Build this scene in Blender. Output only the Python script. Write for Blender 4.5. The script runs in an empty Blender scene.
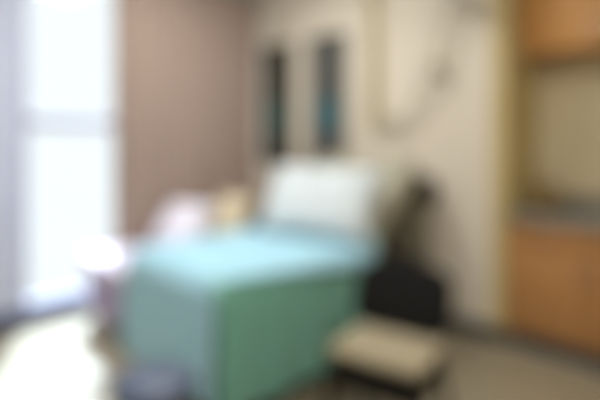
import bpy, bmesh, math, random
from mathutils import Vector, Matrix
random.seed(4)
S = bpy.context.scene
COL = S.collection
PI = math.pi

# ------------------------------------------------------------------ materials
def lin(h):
    h = h.lstrip('#')
    o = []
    for i in (0, 2, 4):
        c = int(h[i:i+2], 16) / 255
        o.append(c/12.92 if c <= .04045 else ((c+.055)/1.055)**2.4)
    return (*o, 1)

def mat(name, c1, c2=None, rough=.6, scale=8, detail=4, spec=.5, metal=0, bump=0, bscale=60, coat=0,
        stretch=(1, 1, 1), kind='noise', sheen=0, lo=.35, hi=.65):
    m = bpy.data.materials.new(name); m.use_nodes = True
    nt = m.node_tree; N = nt.nodes; L = nt.links
    b = N['Principled BSDF']
    b.inputs['Roughness'].default_value = rough
    b.inputs['Metallic'].default_value = metal
    b.inputs['Specular IOR Level'].default_value = spec
    b.inputs['Coat Weight'].default_value = coat
    b.inputs['Sheen Weight'].default_value = sheen
    tc = N.new('ShaderNodeTexCoord'); mp = N.new('ShaderNodeMapping')
    mp.inputs['Scale'].default_value = stretch
    L.new(tc.outputs['Object'], mp.inputs['Vector'])
    if kind == 'wave':
        t = N.new('ShaderNodeTexWave'); t.inputs['Scale'].default_value = scale
        t.inputs['Distortion'].default_value = 5; t.inputs['Detail'].default_value = detail
        t.inputs['Detail Scale'].default_value = 1.2
        out = t.outputs['Fac']
    elif kind == 'voronoi':
        t = N.new('ShaderNodeTexVoronoi'); t.inputs['Scale'].default_value = scale
        out = t.outputs['Distance']
    else:
        t = N.new('ShaderNodeTexNoise'); t.inputs['Scale'].default_value = scale
        t.inputs['Detail'].default_value = detail
        out = t.outputs['Fac']
    L.new(mp.outputs['Vector'], t.inputs['Vector'])
    r = N.new('ShaderNodeValToRGB')
    r.color_ramp.elements[0].position = lo; r.color_ramp.elements[1].position = hi
    r.color_ramp.elements[0].color = lin(c1); r.color_ramp.elements[1].color = lin(c2 or c1)
    L.new(out, r.inputs['Fac']); L.new(r.outputs['Color'], b.inputs['Base Color'])
    if bump:
        n2 = N.new('ShaderNodeTexNoise'); n2.inputs['Scale'].default_value = bscale
        L.new(mp.outputs['Vector'], n2.inputs['Vector'])
        bp = N.new('ShaderNodeBump'); bp.inputs['Strength'].default_value = bump
        bp.inputs['Distance'].default_value = .004
        L.new(n2.outputs['Fac'], bp.inputs['Height']); L.new(bp.outputs['Normal'], b.inputs['Normal'])
    return m

M = {}
M['wall'] = mat('cream_wall_paint', '#d2c8b6', '#d5ccbb', rough=.75, scale=3, bump=.15)
M['wallblue'] = mat('window_wall_paint', '#c3cbe2', '#c9d0e6', rough=.7, scale=3, bump=.1)
M['olive'] = mat('olive_wall_paint', '#bba671', '#c2ae7c', rough=.7, scale=4, bump=.15)
M['alcove'] = mat('alcove_tile', '#cfc19c', '#d3c6a4', rough=.5, scale=4)
M['ceil'] = mat('ceiling_paint', '#ebe8e0', '#efece6', rough=.9, scale=5, bump=.1)
M['floor'] = mat('vinyl_floor', '#877d67', '#918771', rough=.33, scale=14, detail=8, spec=.6)
M['base'] = mat('charcoal_baseboard', '#3c3d40', '#45464a', rough=.45, scale=10)
M['navy'] = mat('navy_threshold', '#4a5578', '#525e84', rough=.45, scale=10)
M['winframe'] = mat('window_frame_metal', '#a4a9c2', '#aab0c8', rough=.45, scale=10)
M['wood'] = mat('maple_veneer', '#c48e50', '#d09a5a', rough=.42, scale=2.2, detail=3, stretch=(3, 3, .35), kind='wave', lo=.1, hi=.9)
M['woodlow'] = mat('maple_veneer_dark', '#a67643', '#b18150', rough=.42, scale=2.2, detail=3, stretch=(3, 3, .35), kind='wave', lo=.1, hi=.9)  # darker tone of the maple, used on the base cabinets
M['wooddark'] = mat('walnut_veneer', '#7b5a3c', '#8a6a46', rough=.45, scale=2.4, stretch=(3, 3, .4), kind='wave', lo=.1, hi=.9)
M['steel'] = mat('brushed_steel', '#b7b7b5', '#c3c3c1', rough=.3, metal=1, scale=40, stretch=(1, 1, 8))
M['counter'] = mat('grey_laminate', '#77736a', '#8b877d', rough=.35, scale=120, detail=6)
M['curtain'] = mat('mauve_curtain_cloth', '#9d897c', '#a69286', rough=.9, scale=40, sheen=.3, bump=.2, bscale=300)
M['sheet'] = mat('blue_sheet_cotton', '#96c6d8', '#a0cede', rough=.85, scale=18, sheen=.2, bump=.2, bscale=250)
M['green'] = mat('green_blanket_weave', '#66a08d', '#70aa97', rough=.95, scale=60, sheen=.3, bump=.4, bscale=200)
M['pillow'] = mat('patterned_pillow_cotton', '#a3afb5', '#c8d0d2', rough=.85, scale=30, kind='voronoi', lo=.2, hi=.5, bump=.15, bscale=200)
M['linen'] = mat('white_lilac_linen', '#d9d0e3', '#dfd7e8', rough=.85, scale=20, bump=.2, bscale=220)
M['whitepillow'] = mat('white_pillow_cotton', '#e4e0ec', '#ece9f2', rough=.85, scale=20, bump=.15, bscale=220)
M['creampillow'] = mat('cream_cushion_cotton', '#dccfae', '#e4d8ba', rough=.85, scale=20, bump=.15, bscale=220)
M['mauvevinyl'] = mat('mauve_vinyl', '#a594b2', '#ad9cba', rough=.5, scale=12)
M['mattress'] = mat('olive_grey_mattress_vinyl', '#9a9682', '#a29e8a', rough=.55, scale=12)
M['black'] = mat('black_plastic', '#0d0c0b', '#131210', rough=.55, scale=30, spec=.3)
M['blackfab'] = mat('black_upholstery', '#0b0a09', '#100f0d', rough=.85, scale=60, spec=.2, bump=.2, bscale=250)
M['headboard'] = mat('taupe_laminate', '#8b8470', '#938c78', rough=.5, scale=10)
M['bumper'] = mat('dark_brown_bumper', '#3b332e', '#443b35', rough=.5, scale=20)
M['beige'] = mat('beige_upholstery', '#8f846a', '#998e74', rough=.8, scale=40, bump=.25, bscale=250)
M['slate'] = mat('slate_vinyl', '#465268', '#4e5a70', rough=.45, scale=15)
M['greyplastic'] = mat('grey_plastic', '#b3ac99', '#bbb4a1', rough=.45, scale=15)
M['rail'] = mat('olive_metal_channel', '#b8aa76', '#c0b27e', rough=.5, scale=10)
M['jar'] = mat('olive_brown_glaze', '#75613a', '#857043', rough=.3, scale=9)
M['frame'] = mat('black_brown_frame', '#35332c', '#3d3b33', rough=.4, scale=12)
M['rubber'] = mat('rubber', '#202020', '#282828', rough=.8, scale=30)

def art(name, top, mid, low):
    m = bpy.data.materials.new(name); m.use_nodes = True
    nt = m.node_tree; N = nt.nodes; L = nt.links; b = N['Principled BSDF']
    b.inputs['Roughness'].default_value = .35
    tc = N.new('ShaderNodeTexCoord'); sx = N.new('ShaderNodeSeparateXYZ')
    L.new(tc.outputs['Generated'], sx.inputs[0])
    nz = N.new('ShaderNodeTexNoise'); nz.inputs['Scale'].default_value = 5; nz.inputs['Detail'].default_value = 6
    L.new(tc.outputs['Generated'], nz.inputs['Vector'])
    ma = N.new('ShaderNodeMath'); ma.operation = 'MULTIPLY_ADD'
    L.new(nz.outputs['Fac'], ma.inputs[0]); ma.inputs[1].default_value = .22
    sb = N.new('ShaderNodeMath'); sb.operation = 'SUBTRACT'; sb.inputs[1].default_value = .11
    L.new(sx.outputs['Z'], sb.inputs[0]); L.new(sb.outputs[0], ma.inputs[2])
    r = N.new('ShaderNodeValToRGB'); e = r.color_ramp.elements
    e[0].position = 0; e[0].color = lin(low); e[1].position = 1; e[1].color = lin(top)
    for p, c in ((.2, low), (.3, mid), (.45, mid), (.58, top)):
        q = e.new(p); q.color = lin(c)
    L.new(ma.outputs[0], r.inputs['Fac']); L.new(r.outputs['Color'], b.inputs['Base Color'])
    return m
M['art1'] = art('print_grey_teal', '#45443b', '#43635e', '#4b4f48')
M['art2'] = art('print_grey_blue', '#5a5c58', '#456b70', '#5a5a57')

def glass_mat():
    m = bpy.data.materials.new('clear_glass'); m.use_nodes = True
    nt = m.node_tree; N = nt.nodes; L = nt.links
    N.remove(N['Principled BSDF'])
    t = N.new('ShaderNodeBsdfTransparent'); t.inputs[0].default_value = (.95, .97, .97, 1)
    g = N.new('ShaderNodeBsdfGlossy'); g.inputs['Roughness'].default_value = .02
    f = N.new('ShaderNodeMath'); f.operation = 'MULTIPLY'; f.inputs[1].default_value = .12
    lw = N.new('ShaderNodeLayerWeight'); lw.inputs[0].default_value = .5; L.new(lw.outputs['Facing'], f.inputs[0])
    mx = N.new('ShaderNodeMixShader')
    L.new(f.outputs[0], mx.inputs[0]); L.new(t.outputs[0], mx.inputs[1]); L.new(g.outputs[0], mx.inputs[2])
    L.new(mx.outputs[0], N['Material Output'].inputs[0])
    return m
M['glass'] = glass_mat()

def emit(name, c, s):
    m = bpy.data.materials.new(name); m.use_nodes = True
    N = m.node_tree.nodes; b = N['Principled BSDF']
    b.inputs['Base Color'].default_value = c
    b.inputs['Emission Color'].default_value = c; b.inputs['Emission Strength'].default_value = s
    return m

# ------------------------------------------------------------------ mesh helpers
def box(bm, x0, x1, y0, y1, z0, z1, bev=0, seg=2, mtx=None):
    r = bmesh.ops.create_cube(bm, size=1)
    vs = r['verts']
    for v in vs:
        v.co = Vector((x0 + (v.co.x+.5)*(x1-x0), y0 + (v.co.y+.5)*(y1-y0), z0 + (v.co.z+.5)*(z1-z0)))
    if bev:
        es = list({e for v in vs for e in v.link_edges})
        r2 = bmesh.ops.bevel(bm, geom=es, offset=bev, segments=seg, profile=.5, affect='EDGES')
        vs = list({v for v in r2['verts']} | {v for v in vs if v.is_valid})
    if mtx:
        bmesh.ops.transform(bm, matrix=mtx, verts=[v for v in vs if v.is_valid])
    return bm

def Box(*a, **k):
    return box(bmesh.new(), *a, **k)

def lathe(bm, prof, n=24, c=(0, 0, 0)):
    rings = []
    for r, z in prof:
        if r < 1e-6:
            rings.append([bm.verts.new((c[0], c[1], c[2]+z))])
        else:
            rings.append([bm.verts.new((c[0]+r*math.cos(2*PI*k/n), c[1]+r*math.sin(2*PI*k/n), c[2]+z)) for k in range(n)])
    for a, b in zip(rings, rings[1:]):
        for k in range(n):
            if len(a) == 1 and len(b) == 1: continue
            if len(a) == 1: bm.faces.new((a[0], b[k], b[(k+1) % n]))
            elif len(b) == 1: bm.faces.new((a[k], b[0], a[(k+1) % n]))
            else: bm.faces.new((a[k], b[k], b[(k+1) % n], a[(k+1) % n]))
    bmesh.ops.recalc_face_normals(bm, faces=bm.faces[:])
    return bm

def Lathe(prof, n=24, c=(0, 0, 0)):
    return lathe(bmesh.new(), prof, n, c)

def tube(bm, pts, r, n=12):
    pts = [Vector(p) for p in pts]
    rings = []
    prev = None
    for i, p in enumerate(pts):
        d = (pts[min(i+1, len(pts)-1)] - pts[max(i-1, 0)]).normalized()
        if prev is None:
            a = Vector((0, 0, 1)) if abs(d.z) < .9 else Vector((1, 0, 0))
            prev = d.cross(a).normalized()
        prev = (prev - d*prev.dot(d)).normalized()
        w = d.cross(prev)
        rr = r[i] if isinstance(r, (list, tuple)) else r
        rings.append([bm.verts.new(p + prev*rr*math.cos(2*PI*k/n) + w*rr*math.sin(2*PI*k/n)) for k in range(n)])
    for a, b in zip(rings, rings[1:]):
        for k in range(n):
            bm.faces.new((a[k], a[(k+1) % n], b[(k+1) % n], b[k]))
    bm.faces.new(rings[0][::-1]); bm.faces.new(rings[-1])
    bmesh.ops.recalc_face_normals(bm, faces=bm.faces[:])
    return bm

def Tube(pts, r, n=12):
    return tube(bmesh.new(), pts, r, n)

def bez(p0, p1, p2, n=10):
    p0, p1, p2 = map(Vector, (p0, p1, p2))
    return [p0*(1-t)**2 + p1*2*t*(1-t) + p2*t*t for t in [k/n for k in range(n+1)]]

def cushion(w, d, h, n=22, corner=.55, edge=.18, wrinkle=.0, seed=1, p=4.0):
    """soft pillow: w along x, d along y, h thick along z, pinched rim"""
    bm = bmesh.new(); rnd = random.Random(seed)
    ph = [rnd.uniform(0, 6.28) for _ in range(8)]
    def pos(u, v, s):
        k = 1 - .07*corner*(u*u*(1-v*v) + v*v*(1-u*u))*2
        x = u*w/2*(1-.06*(1-v*v)*0) * (1 - .05*corner*(v*v)*(1-u*u))
        y = v*d/2 * (1 - .05*corner*(u*u)*(1-v*v))
        t = max(0, (1-abs(u)**p)) ** .5 * max(0, (1-abs(v)**p)) ** .5
        z = s*h/2*(edge*(1 if t > 0 else 0) + (1-edge)*t) if t > 0 else 0
        z += wrinkle*t*(math.sin(7*u+ph[0]+3*v)*.5 + math.sin(9*v+ph[1]-4*u)*.5)
        return (x*k, y*k, z)
    def grid(s):
        return [[pos(-1+2*i/n, -1+2*j/n, s) for j in range(n+1)] for i in range(n+1)]
    top = [[None]*(n+1) for _ in range(n+1)]; bot = [[None]*(n+1) for _ in range(n+1)]
    gt, gb = grid(1), grid(-1)
    for i in range(n+1):
        for j in range(n+1):
            top[i][j] = bm.verts.new(gt[i][j])
            bot[i][j] = top[i][j] if i in (0, n) or j in (0, n) else bm.verts.new(gb[i][j])
    for i in range(n):
        for j in range(n):
            bm.faces.new((top[i][j], top[i+1][j], top[i+1][j+1], top[i][j+1]))
            bm.faces.new((bot[i][j], bot[i][j+1], bot[i+1][j+1], bot[i+1][j]))
    bmesh.ops.recalc_face_normals(bm, faces=bm.faces[:])
    return bm

def prism(bm, poly, x0, x1, axis='x'):
    """extrude a (y,z) polygon from x0 to x1"""
    a = [bm.verts.new((x0, y, z)) for y, z in poly]; b = [bm.verts.new((x1, y, z)) for y, z in poly]
    bm.faces.new(a); bm.faces.new(b[::-1])
    n = len(poly)
    for k in range(n):
        bm.faces.new((a[k], b[k], b[(k+1) % n], a[(k+1) % n]))
    bmesh.ops.recalc_face_normals(bm, faces=bm.faces[:])
    return bm

def obj(name, bm, m, parent=None, smooth=True, loc=None, rot=None, solid=0, bevel=0):
    me = bpy.data.meshes.new(name)
    bm.to_mesh(me); bm.free()
    o = bpy.data.objects.new(name, me); COL.objects.link(o)
    me.materials.append(M[m] if isinstance(m, str) else m)
    if smooth:
        me.polygons.foreach_set('use_smooth', [True]*len(me.polygons))
        md = None
        try:
            me.set_sharp_from_angle(angle=math.radians(35))
        except Exception: pass
    if parent: o.parent = parent
    if loc: o.location = loc
    if rot: o.rotation_euler = rot
    if bevel:
        b = o.modifiers.new('bevel', 'BEVEL'); b.width = bevel; b.segments = 2; b.limit_method = 'ANGLE'
    if solid:
        s = o.modifiers.new('solid', 'SOLIDIFY'); s.thickness = solid; s.offset = 0
    return o

def tag(o, label, cat, group=None):
    o['label'] = label; o['category'] = cat
    if group: o['group'] = group
    return o

def thing(name, label, cat, loc=(0, 0, 0), rz=0, group=None):
    o = bpy.data.objects.new(name, None); COL.objects.link(o)
    o.empty_display_size = .1
    o.location = loc; o.rotation_euler = (0, 0, rz)
    return tag(o, label, cat, group)

def struct(name, bm, m, parent=None, smooth=False, **k):
    o = obj(name, bm, m, parent, smooth, **k)
    if parent is None: o['kind'] = 'structure'
    return o

# ------------------------------------------------------------------ room shell
# x runs along the bed-head wall from the window wall; the bed-head wall is y = 0, the room is y < 0
XR, YF, H = 5.3, -4.7, 3.02
AX0, AX1, AD = 2.65, 4.45, .62        # alcove with the cabinets
WY0, WY1, WZ0, WZ1 = -2.25, -.12, .10, 2.90   # window opening

struct('floor', Box(-.14, XR+.12, YF-.12, AD+.12, -.1, 0), 'floor')
struct('ceiling', Box(-.14, XR+.12, YF-.12, AD+.12, H, H+.1), 'ceil')
bm = Box(-.14, AX0-.1, 0, .12, 0, H); box(bm, AX1+.1, XR+.12, 0, .12, 0, H)
struct('wall_back', bm, 'wall')
bm = Box(AX0-.1, AX0, 0, AD+.1, 0, H); box(bm, AX1, AX1+.1, 0, AD+.1, 0, H)
struct('wall_alcove_side', bm, 'olive')
struct('wall_alcove_back', Box(AX0, AX1, AD, AD+.1, 0, H), 'alcove')
bm = Box(-.14, 0, YF, WY0, 0, H); box(bm, -.14, 0, WY1, 0, 0, H)
box(bm, -.14, 0, WY0, WY1, 0, WZ0); box(bm, -.14, 0, WY0, WY1, WZ1, H)
struct('wall_left', bm, 'wallblue')
struct('wall_right', Box(XR, XR+.12, YF, 0, 0, H), 'wall')
struct('wall_front', Box(-.14, XR+.12, YF-.12, YF, 0, H), 'wall')
bm = Box(.0, AX0, -.014, 0, 0, .105, .004); box(bm, AX1, XR, -.014, 0, 0, .105, .004)
struct('baseboard_back', bm, 'base')
bm = Box(0, .016, YF, -.014, 0, .135, .004)
struct('baseboard_left', bm, 'navy')
# window: frame, transom, mullion, sill, glass
w = struct('window_1', Box(-.10, -.03, WY0, WY0+.06, WZ0, WZ1), 'winframe')
bm = w.data
bm2 = bmesh.new()
for a in ((WY0, WY0+.06, WZ0, WZ1), (WY1-.06, WY1, WZ0, WZ1), (WY0+.06, WY1-.06, WZ0, WZ0+.06), (WY0+.06, WY1-.06, WZ1-.06, WZ1)):
    box(bm2, -.10, -.03, a[0], a[1], a[2], a[3], .004)
bm2.to_mesh(w.data); bm2.free()
struct('window_transom', Box(-.105, -.02, WY0+.06, WY1-.06, 1.475, 1.565, .006), 'winframe', w)
struct('window_mullion', Box(-.10, -.03, -1.30, -1.24, WZ0+.06, WZ1-.06, .004), 'winframe', w)
struct('window_sill', Box(-.03, .035, WY0, WY1, WZ0-.025, WZ0, .005), 'winframe', w)
struct('window_glass', Box(-.070, -.062, WY0+.06, WY1-.06, WZ0+.06, WZ1-.06), 'glass', w)

# ------------------------------------------------------------------ curtain
cur = thing('window_curtain', 'mauve brown full-length curtain drawn over the right half of the bright window', 'curtain', (.10, -.8, 0))
bm = bmesh.new()
ny, nz = 150, 24
ya, yb = -1.59, -.06
rows = []
for i in range(ny+1):
    t = i/ny; y = ya + (yb-ya)*t
    col = []
    for j in range(nz+1):
        s = j/nz; z = .03 + 2.83*s
        amp = .030*(1-.35*s) * (1+.25*math.sin(3.1*t*9))
        x = amp*math.sin(2*PI*t*13 + .5*math.sin(5*t+2*s)) + .006*math.sin(11*t*PI+4*s)
        col.append(bm.verts.new((x, y+.8 + .012*math.sin(2*PI*t*26), z)))
    rows.append(col)
for i in range(ny):
    for j in range(nz):
        bm.faces.new((rows[i][j], rows[i+1][j], rows[i+1][j+1], rows[i][j+1]))
obj('fabric', bm, 'curtain', cur, solid=.003)
obj('rail', Tube([(0, -1.5, 2.91), (0, .76, 2.91)], .014), 'steel', cur)
for k in range(14):
    y = ya + .8 + .05 + k*(yb-ya-.1)/13
    bm = bmesh.new(); tube(bm, [(0, y, 2.855), (0, y, 2.897)], .005, 8)
    obj('glider', bm, 'steel', cur)
for y in (-1.45, .7):
    obj('bracket', Box(-.098, .01, y-.012, y+.012, 2.895, 2.925, .003), 'steel', cur)

# ------------------------------------------------------------------ pictures
def picture(xc, label, m):
    w_, z0, z1 = .43, 1.14, 2.33
    t = thing('framed_picture', label, 'picture', (xc, 0, z0), 0, 'tall pictures on the bed-head wall')
    f = .05; h = z1-z0
    bm = Box(-w_/2, -w_/2+f, -.035, -.002, 0, h, .005); box(bm, w_/2-f, w_/2, -.035, -.002, 0, h, .005)
    box(bm, -w_/2+f, w_/2-f, -.035, -.002, 0, f, .005); box(bm, -w_/2+f, w_/2-f, -.035, -.002, h-f, h, .005)
    obj('frame', bm, 'frame', t)
    obj('print', Box(-w_/2+f, w_/2-f, -.018, -.010, f, h-f), m, t, smooth=False)
    return t
picture(.365, 'tall dark-framed picture with grey and teal bands, beside the curtain', 'art1')
picture(1.05, 'tall dark-framed picture with a bluer teal centre, nearer the wall rail', 'art2')

# ------------------------------------------------------------------ wall rail and examination lamp
rl = thing('wall_rail', 'olive vertical metal channel fixed to the cream wall above the bed head', 'rail', (1.575, 0, 1.50))
bm = Box(-.05, .05, -.04, -.002, 0, 1.4, .008)
obj('channel', bm, 'rail', rl)
obj('end_cap', Box(-.06, .06, -.055, -.002, -.03, 0, .008), 'greyplastic', rl)
obj('slot', Box(-.012, .012, -.044, -.04, .05, 1.35, .001), 'base', rl)
lp = thing('examination_lamp', 'pale grey jointed-arm wall lamp on the cream wall right of the olive rail', 'lamp', (1.76, 0, 1.50))
obj('wall_mount', Box(-.05, .05, -.045, -.002, -.05, .06, .012), 'greyplastic', lp)
P0, P1, P2 = Vector((0, -.08, .02)), Vector((.40, -.10, .41)), Vector((.56, -.12, .86))
obj('lower_arm', Tube(bez(P0, (.22, -.09, .0), P1, 12), .016), 'greyplastic', lp)
bm = bmesh.new(); tube(bm, [P0 + Vector((0, .05, 0)), P0 + Vector((0, -.03, 0))], .028, 16)
obj('pivot', bm, 'greyplastic', lp)
bm = bmesh.new(); tube(bm, [P1 + Vector((0, .05, 0)), P1 + Vector((0, -.05, 0))], .055, 20)
obj('elbow_joint', bm, 'greyplastic', lp)
obj('upper_arm', Tube([P1, P2], .016), 'greyplastic', lp)
hd = Lathe([(0, .10), (.03, .10), (.05, .07), (.10, .02), (.115, -.02), (.108, -.02), (.09, .01), (0, .015)], 28)
bmesh.ops.transform(hd, matrix=Matrix.Translation(P2 + Vector((.03, -.05, .03))) @ Matrix.Rotation(.5, 4, 'X'), verts=hd.verts)
obj('lamp_head', hd, 'greyplastic', lp)

# ------------------------------------------------------------------ cabinets in the alcove
def handle(p, parent, vertical=True, L=.13):
    d = Vector((0, 0, L/2)) if vertical else Vector((L/2, 0, 0))
    p = Vector(p); q = Vector((0, -.028, 0))
    bm = bmesh.new()
    tube(bm, [p+q-d, p+q+d], .0055, 10)
    for s in (-1, 1):
        tube(bm, [p+d*s*.75, p+q+d*s*.75], .004, 8)
    return obj('handle', bm, 'steel', parent)

CT = .885
def base_unit(x0, x1, label, hside):
    t = thing('base_cabinet', label, 'cabinet', ((x0+x1)/2, .02, 0), 0, 'base cabinets in the alcove')
    w2 = (x1-x0)/2
    obj('body', Box(-w2, w2, .002, AD-.03, .11, CT-.042), 'woodlow', t, smooth=False)
    obj('toe_kick', Box(-w2, w2, .012, .05, 0, .11), 'base', t, smooth=False)
    dr = obj('drawer', Box(-w2+.003, w2-.003, -.018, .001, CT-.20, CT-.047, .003), 'woodlow', t)
    handle((0, -.018, CT-.12), dr, False)
    d = obj('door', Box(-w2+.003, w2-.003, -.018, .001, .115, CT-.206, .003), 'woodlow', t)
    handle((hside*(w2-.05), -.018, CT-.32), d, True)
    return t
U = .50
base_unit(AX0+.006, AX0+.006+U, 'warm maple base cabinet at the left end of the alcove, below the counter', 1)
base_unit(AX0+.008+U, AX0+.008+2*U, 'maple base cabinet second from the wall corner, cut by the photo edge', -1)
ct = thing('countertop', 'grey laminate countertop running over the maple base cabinets', 'countertop', (3.5, .3, CT))
obj('worktop', Box(AX0+.003-3.5, AX1-.003-3.5, -.325, AD-.003-.3, -.04, 0, .006), 'counter', ct)
struct('trim_1', Box(AX0+.003, AX1-.003, AD-.02, AD, CT+.001, CT+.10, .004), 'counter')
UB = 2.0
def wall_unit(x0, x1, label, hside):
    t = thing('wall_cabinet', label, 'cabinet', ((x0+x1)/2, .27, UB), 0, 'wall cabinets in the alcove')
    w2 = (x1-x0)/2
    obj('body', Box(-w2, w2, .02, AD-.27-.003, 0, .76), 'wood', t, smooth=False)
    d = obj('door', Box(-w2+.003, w2-.003, 0, .019, .003, .757, .003), 'wood', t)
    handle((hside*(w2-.05), 0, .12), d, True)
    return t
wall_unit(AX0+.006, AX0+.006+U, 'maple wall cabinet hung high at the left end of the alcove', 1)
wall_unit(AX0+.008+U, AX0+.008+2*U, 'maple wall cabinet second from the alcove corner, at the photo edge', -1)
jar = thing('lidded_jar', 'squat olive-brown lidded jar standing on the grey countertop', 'jar', (2.82, .31, CT))
obj('body', Lathe([(0, 0), (.06, 0), (.085, .03), (.1, .08), (.095, .13), (.07, .165), (.062, .175), (0, .175)], 32), 'jar', jar)
ld = obj('lid', Lathe([(0, .205), (.03, .203), (.06, .19), (.069, .178), (.069, .1755), (0, .1755)], 32), 'jar', jar)
obj('knob', Lathe([(0, .235), (.012, .232), (.016, .222), (.010, .210), (.010, .204), (0, .204)], 20), 'jar', ld)

# ------------------------------------------------------------------ corner night stand
ns = thing('night_stand', 'brown wooden bedside cabinet in the corner between curtain and bed', 'cabinet', (.46, -.275, 0))
obj('body', Box(-.23, .23, -.21, .255, .08, .76), 'wooddark', ns, smooth=False)
obj('top', Box(-.25, .25, -.245, .262, .76, .79, .006), 'wooddark', ns)
dr = obj('drawer', Box(-.222, .222, -.229, -.211, .56, .75, .003), 'wooddark', ns); handle((0, -.229, .655), dr, False)
dd = obj('door', Box(-.222, .222, -.229, -.211, .09, .552, .003), 'wooddark', ns); handle((.17, -.229, .42), dd, True)
for sx in (-.2, .2):
    for sy in (-.18, .22):
        obj('foot', Lathe([(0, 0), (.018, 0), (.022, .04), (.022, .08), (0, .08)], 14, (sx, sy, 0)), 'base', ns)

# ------------------------------------------------------------------ day bed below the window
DX0, DX1, DY0, DY1 = .17, .88, -1.84, -.56
DW, DL = DX1-DX0, DY1-DY0
db = thing('day_bed', 'low mauve upholstered day bed standing along the window wall', 'day bed', ((DX0+DX1)/2, (DY0+DY1)/2, 0))
obj('base', Box(-DW/2+.01, DW/2-.01, -DL/2+.01, DL/2-.01, .07, .34, .02, 3), 'mauvevinyl', db)
obj('seat_cushion', Box(-DW/2, DW/2, -DL/2, DL/2, .34, .50, .045, 4), 'mauvevinyl', db)
for sx in (-1, 1):
    for sy in (-1, 1):
        obj('leg', Lathe([(0, 0), (.02, 0), (.026, .07), (0, .07)], 14, (sx*(DW/2-.07), sy*(DL/2-.08), 0)), 'base', db)

def drape(name, x0, x1, y0, y1, zfun, over, hem, m, nx=60, ny=60, amp=.02, waves=9, seed=2, clr=.02, th=.006, gap=.008, grow=0):
    """cloth lying on a top (x0..x1, y0..y1, height zfun(y)) and falling by over=(left,right,front,back)"""
    l, r, f, b = over
    bm = bmesh.new(); rnd = random.Random(seed); ph = [rnd.uniform(0, 6.28) for _ in range(6)]
    g = []
    for i in range(nx+1):
        row = []
        for j in range(ny+1):
            py = y0-f + (y1-y0+f+b)*j/ny
            px = x0-l + (x1-x0+l+r + grow*min(1, max(0, (py-y0)/(y1-y0))))*i/nx
            cx, cy = min(max(px, x0), x1), min(max(py, y0), y1)
            ox, oy = px-cx, py-cy
            d = (abs(ox)**5 + abs(oy)**5) ** .2
            R = .03
            top = zfun(cy) + gap
            if d < 1e-6:
                z = top + .003*math.sin(6*px+ph[0])*math.sin(7*py+ph[1]) + .003*math.sin(15*px+9*py+ph[2])
                row.append(bm.verts.new((px, py, z))); continue
            dirv = Vector((ox, oy, 0)).normalized()
            a = min(d/R, PI/2)
            out = R*math.sin(a) if d < R*PI/2 else R
            down = R*(1-math.cos(a)) if d < R*PI/2 else R + d - R*PI/2
            s = px*abs(dirv.y) + py*abs(dirv.x)
            k = min(1, d/.45)
            rip = amp*k*(math.sin(waves*s*2+ph[3]) + .5*math.sin(waves*3.7*s+ph[4]) + 1.2)
            c = Vector((cx, cy, 0)) + dirv*(out + clr*min(1, d/.1) + rip - R*.3)
            row.append(bm.verts.new((c.x, c.y, max(top-down, hem + .012*math.sin(8*s+ph[5])))))
        g.append(row)
    for i in range(nx):
        for j in range(ny):
            bm.faces.new((g[i][j], g[i+1][j], g[i+1][j+1], g[i][j+1]))
    o = obj(name, bm, m, None, solid=th)
    return o

o = drape('day_bed_sheet', DX0, DX1, DY0, DY1, lambda y: .50, (.02, .12, .10, .02), .3, 'linen', 50, 60, .006, 9, 5, .008)
tag(o, 'white lilac sheet spread over the low day bed by the window', 'sheet')
p = obj('pillow', cushion(.50, .40, .17, 22, wrinkle=.008, seed=3), 'whitepillow')
p.location = (.46, -1.16, .685); p.rotation_euler = (math.radians(52), 0, math.radians(8))
tag(p, 'white pillow propped on the day bed in front of the curtain', 'pillow')
p = obj('cushion', cushion(.46, .42, .15, 22, wrinkle=.006, seed=8), 'creampillow')
p.location = (.56, -.76, .705); p.rotation_euler = (math.radians(64), 0, math.radians(-4))
tag(p, 'cream yellow cushion at the far end of the day bed behind the white pillow', 'cushion')

# ------------------------------------------------------------------ hospital bed
BX0, BX1, BY0, BY1 = 1.235, 2.12, -1.93, -.10
BXC = (BX0+BX1)/2
bed = thing('hospital_bed', 'hospital bed with raised backrest, black base and taupe headboard against the cream wall', 'bed', (BXC, -1.0, 0))
def L_(x, y, z): return (x-BXC, y+1.0, z)
HY, MZ, MT, ANG, ML = -.95, .72, .15, math.radians(38), .86
ca, sa = math.cos(ANG), math.sin(ANG)
def mtop(y):
    if y < HY: return MZ
    return MZ + (y-HY)*math.tan(ANG)
# mattress: flat part then raised part
bm = bmesh.new()
ex, ez = HY+ML*ca, MZ+ML*sa
nb = (sa*MT, -ca*MT)
poly = [(BY0, MZ-MT), (BY0, MZ), (HY-.06, MZ)]
for k in range(1, 5):
    a = ANG*k/5; poly.append((HY-.06+.12*k/5*1.0, MZ+.008*k*k/4))
poly += [(HY+.10*ca, MZ+.10*sa), (ex, ez), (ex+nb[0], ez+nb[1]), (HY+.03+MT*math.tan(ANG/2)*0+.0, MZ-MT)]
prism(bm, [(y+1.0, z) for y, z in poly], BX0-BXC, BX1-BXC)
obj('mattress', bm, 'mattress', bed, bevel=.02)
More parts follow.
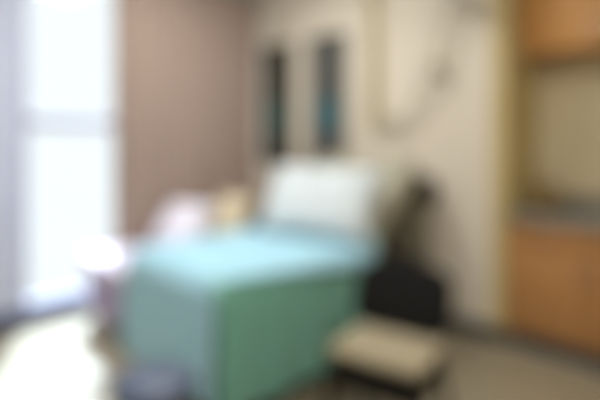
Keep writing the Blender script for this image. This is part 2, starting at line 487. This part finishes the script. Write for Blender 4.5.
# platform below the mattress
bm = Box(*[BX0+.03-BXC, BX1-.03-BXC], BY0+.03+1, HY+1.02, MZ-MT-.05, MZ-MT, .008)
obj('platform', bm, 'black', bed)
bm = bmesh.new()
b0 = (HY+.04, MZ-MT-.002)
prism(bm, [(b0[0]+1, b0[1]-.045), (b0[0]+1, b0[1]-.002), (ex+nb[0]+1-.03, ez+nb[1]-.02), (ex+nb[0]+1, ez+nb[1]-.06)], BX0+.03-BXC, BX1-.03-BXC)
obj('backrest_panel', bm, 'mattress', bed, bevel=.006)
obj('frame_shroud', Box(BX0+.02-BXC, BX1+.0-BXC, HY+.08+1, BY1-.04+1, .27, .515, .03, 3), 'black', bed)
obj('undercarriage', Box(BX0+.10-BXC, BX1-.10-BXC, BY0+.15+1, HY+.07+1, .20, .515, .03, 3), 'black', bed)
for s in (-.30, .30):
    obj('lift_strut', Tube([(s, HY+.35+1, .50), (s, HY+.55+1, .86)], .018, 12), 'steel', bed)
hb = obj('headboard', Box(BX0-.01-BXC, BX1+.01-BXC, BY1+1-.005, BY1+1+.035, .38, 1.075, .015, 3), 'headboard', bed)
for s, x in ((-1, BX0), (1, BX1)):
    b = box(bmesh.new(), -.13 if s > 0 else -.08, .07 if s > 0 else .13, -.042, .042, -.15, .05, .035, 4)
    obj('corner_bumper', b, 'bumper', hb, loc=(x-BXC + (-.01 if s > 0 else .03), BY1+1+.015, 1.06))
for x in (BX0+.10, BX1-.08):
    for y in (BY0+.25, BY1-.12):
        c = obj('caster', Tube([(x-BXC, y+1, .125), (x-BXC, y+1, .28)], .02), 'steel', bed)
        bm = bmesh.new()
        tube(bm, [(x-BXC-.022, y+1+.03, .0625), (x-BXC+.022, y+1+.03, .0625)], .0625, 24)
        obj('wheel', bm, 'rubber', c)
        bm = Box(x-BXC-.034, x-BXC-.026, y+1-.02, y+1+.05, .05, .13, .003)
        box(bm, x-BXC+.026, x-BXC+.034, y+1-.02, y+1+.05, .05, .13, .003)
        box(bm, x-BXC-.034, x-BXC+.034, y+1-.02, y+1+.05, .128, .138, .003)
        obj('fork', bm, 'base', c)

sh = drape('bed_sheet', BX0+.01, BX1, BY0, HY+.10, lambda y: mtop(y)+.004, (.40, .02, .62, 0), .11, 'sheet', 90, 90, .010, 10, 11, .055, gap=.016, grow=.12)
tag(sh, 'light blue sheet covering the bed and hanging over its foot end', 'sheet')
# green blanket over the right side of the bed
bl = drape('blanket', BX1-.05, BX1+.0, BY0-.085, -.80, lambda y: mtop(y)+.004, (0, .64, 0, 0), .09, 'green', 40, 110, .012, 12, 21, .022, th=.006, gap=.004)
tag(bl, 'green blanket hanging down the right side of the bed, over the blue sheet', 'blanket')
pl = obj('pillow', cushion(.84, .53, .25, 26, wrinkle=.008, seed=5), 'pillow')
pc = Vector((BXC+.09, -.90, MZ+.245))
pl.location = pc; pl.rotation_euler = (ANG+math.radians(18), 0, math.radians(14))
tag(pl, 'large pale grey patterned pillow propped on the raised bed backrest', 'pillow')

# ------------------------------------------------------------------ visitor chair
ch = thing('visitor_chair', 'visitor chair with beige seat and black backrest beside the bed', 'chair', (2.715, -1.475, 0), math.radians(11))
# local: faces -y, back at +y
obj('seat', Box(-.22, .22, -.17, .17, .425, .475, .025, 4), 'beige', ch)
obj('seat_pan_shade', Box(-.205, .205, -.16, .16, .29, .425, .012, 2), 'black', ch)  # deep black block stands in for the shade and legs below the seat
bk = bmesh.new()
def se(a, e=.5):
    c, q = math.cos(a), math.sin(a)
    return (.245*math.copysign(abs(c)**e, c), .15 + .15*math.copysign(abs(q)**e, q))
rings = []
for y, k in ((-.04, .80), (-.035, .93), (-.015, 1), (.015, 1), (.035, .93), (.04, .80)):
    r = []
    for q in range(48):
        x, z = se(2*PI*q/48)
        x *= k; z = .15 + (z-.15)*k
        r.append(bk.verts.new((x, y + .05 - .05*(x/.245)**2 + .42*z, z)))
    rings.append(r)
for a, b in zip(rings, rings[1:]):
    for q in range(48):
        bk.faces.new((a[q], a[(q+1) % 48], b[(q+1) % 48], b[q]))
bk.faces.new(rings[0]); bk.faces.new(rings[-1])
bmesh.ops.recalc_face_normals(bk, faces=bk.faces[:])
obj('backrest', bk, 'blackfab', ch, loc=(-.02, .15, .465))
for s in (-1, 1):
    obj('back_post', Tube(bez((s*.15, .14, .40), (s*.15, .24, .42), (s*.15, .30, .64), 8), .013), 'black', ch)
    obj('leg', Tube([(s*.19, -.145, .40), (s*.225, -.22, .0)], [.017, .014]), 'black', ch)
    obj('leg', Tube([(s*.19, .145, .40), (s*.225, .25, .0)], [.017, .014]), 'black', ch)
    obj('side_stretcher', Tube([(s*.209, -.186, .18), (s*.209, .203, .18)], .009), 'black', ch)

# ------------------------------------------------------------------ rolling stool
st = thing('rolling_stool', 'round slate-blue rolling stool in front of the bed foot', 'stool', (2.336, -2.418, 0))
obj('seat', Lathe([(0, .44), (.125, .44), (.145, .455), (.152, .48), (.145, .51), (.12, .53), (.07, .538), (0, .54)], 36), 'slate', st)
obj('seat_plate', Lathe([(0, .415), (.09, .415), (.11, .44), (0, .44)], 24), 'base', st)
obj('column', Lathe([(0, .10), (.032, .10), (.032, .27), (.02, .275), (.02, .415), (0, .415)], 20), 'steel', st)
for k in range(5):
    a = 2*PI*k/5 + .3
    dx, dy = math.cos(a), math.sin(a)
    arm = obj('base_arm', Tube([(0, 0, .13), (.12*dx, .12*dy, .12), (.24*dx, .24*dy, .085)], [.024, .02, .014]), 'steel', st)
    bm = bmesh.new()
    q = Vector((-dy, dx, 0))*.018
    c = Vector((.24*dx, .24*dy, .032))
    tube(bm, [c-q, c+q], .032, 18)
    tube(bm, [c, c+Vector((0, 0, .055))], .008, 8)
    obj('caster', bm, 'rubber', arm)

# ------------------------------------------------------------------ ceiling lights
E = emit('lamp_diffuser', (1, .96, .90, 1), 4)
for k, (x, y) in enumerate(((1.35, -1.5), (3.9, -1.7), (3.0, -3.4))):
    t = thing('ceiling_light', ('recessed ceiling light panel above the bed', 'recessed ceiling light panel above the cabinet side of the room', 'recessed ceiling light panel above the middle of the room')[k], 'light', (x, y, H), 0, 'ceiling light panels')
    bm = Box(-.32, -.29, -.32, .32, -.025, -.001); box(bm, .29, .32, -.32, .32, -.025, -.001)
    box(bm, -.29, .29, -.32, -.29, -.025, -.001); box(bm, -.29, .29, .29, .32, -.025, -.001)
    obj('frame', bm, 'steel', t, smooth=False)
    obj('diffuser', Box(-.29, .29, -.29, .29, -.016, -.004), E, t, smooth=False)
    ld = bpy.data.lights.new('ceiling_lamp', 'AREA'); ld.shape = 'SQUARE'; ld.size = .56
    ld.energy = (42, 30, 31)[k]; ld.color = (1, .98, .96)
    lo = bpy.data.objects.new('ceiling_lamp', ld); COL.objects.link(lo)
    lo.location = (x, y, H-.03)

# ------------------------------------------------------------------ daylight
W = bpy.data.worlds.new('overcast_sky'); S.world = W; W.use_nodes = True
bg = W.node_tree.nodes['Background']
wn = W.node_tree.nodes; wl = W.node_tree.links
wt = wn.new('ShaderNodeTexCoord'); wx = wn.new('ShaderNodeSeparateXYZ'); wr = wn.new('ShaderNodeMapRange')
wl.new(wt.outputs['Generated'], wx.inputs[0]); wl.new(wx.outputs['Z'], wr.inputs['Value'])
# overcast sky: brighter towards the zenith
wr.inputs['From Min'].default_value = .35; wr.inputs['From Max'].default_value = .8
wr.inputs['To Min'].default_value = 1.16; wr.inputs['To Max'].default_value = 9
wl.new(wr.outputs[0], bg.inputs['Strength'])
bg.inputs['Color'].default_value = (.93, .965, 1.0, 1)
pt = bpy.data.lights.new('window_portal', 'AREA'); pt.shape = 'RECTANGLE'; pt.size = WZ1-WZ0; pt.size_y = WY1-WY0
pt.cycles.is_portal = True
po = bpy.data.objects.new('window_portal', pt); COL.objects.link(po)
po.location = (-.15, (WY0+WY1)/2, (WZ0+WZ1)/2); po.rotation_euler = (0, -PI/2, 0)
sd = bpy.data.lights.new('sun', 'SUN'); sd.energy = 17; sd.angle = math.radians(4); sd.color = (.72, .86, 1)
so = bpy.data.objects.new('sun', sd); COL.objects.link(so)
d = Vector((1, -.52, -1.15)).normalized()
so.rotation_euler = d.to_track_quat('-Z', 'Y').to_euler()

# ------------------------------------------------------------------ camera
cd = bpy.data.cameras.new('camera'); co = bpy.data.objects.new('camera', cd); COL.objects.link(co)
co.location = (3.99, -3.31, 1.42)
co.rotation_euler = (PI/2, 0, math.radians(45))
cd.sensor_width = 36; cd.lens = 29.04
cd.shift_y = -65/600
cd.clip_start = .05
DOF = True
cd.dof.use_dof = DOF
cd.dof.focus_distance = .30
cd.dof.aperture_fstop = 1.3
S.camera = co

vs = S.view_settings
S.display_settings.display_device = 'sRGB'
vs.view_transform = 'Standard'; vs.look = 'None'; vs.gamma = 1; vs.use_curve_mapping = False
vs.exposure = 0
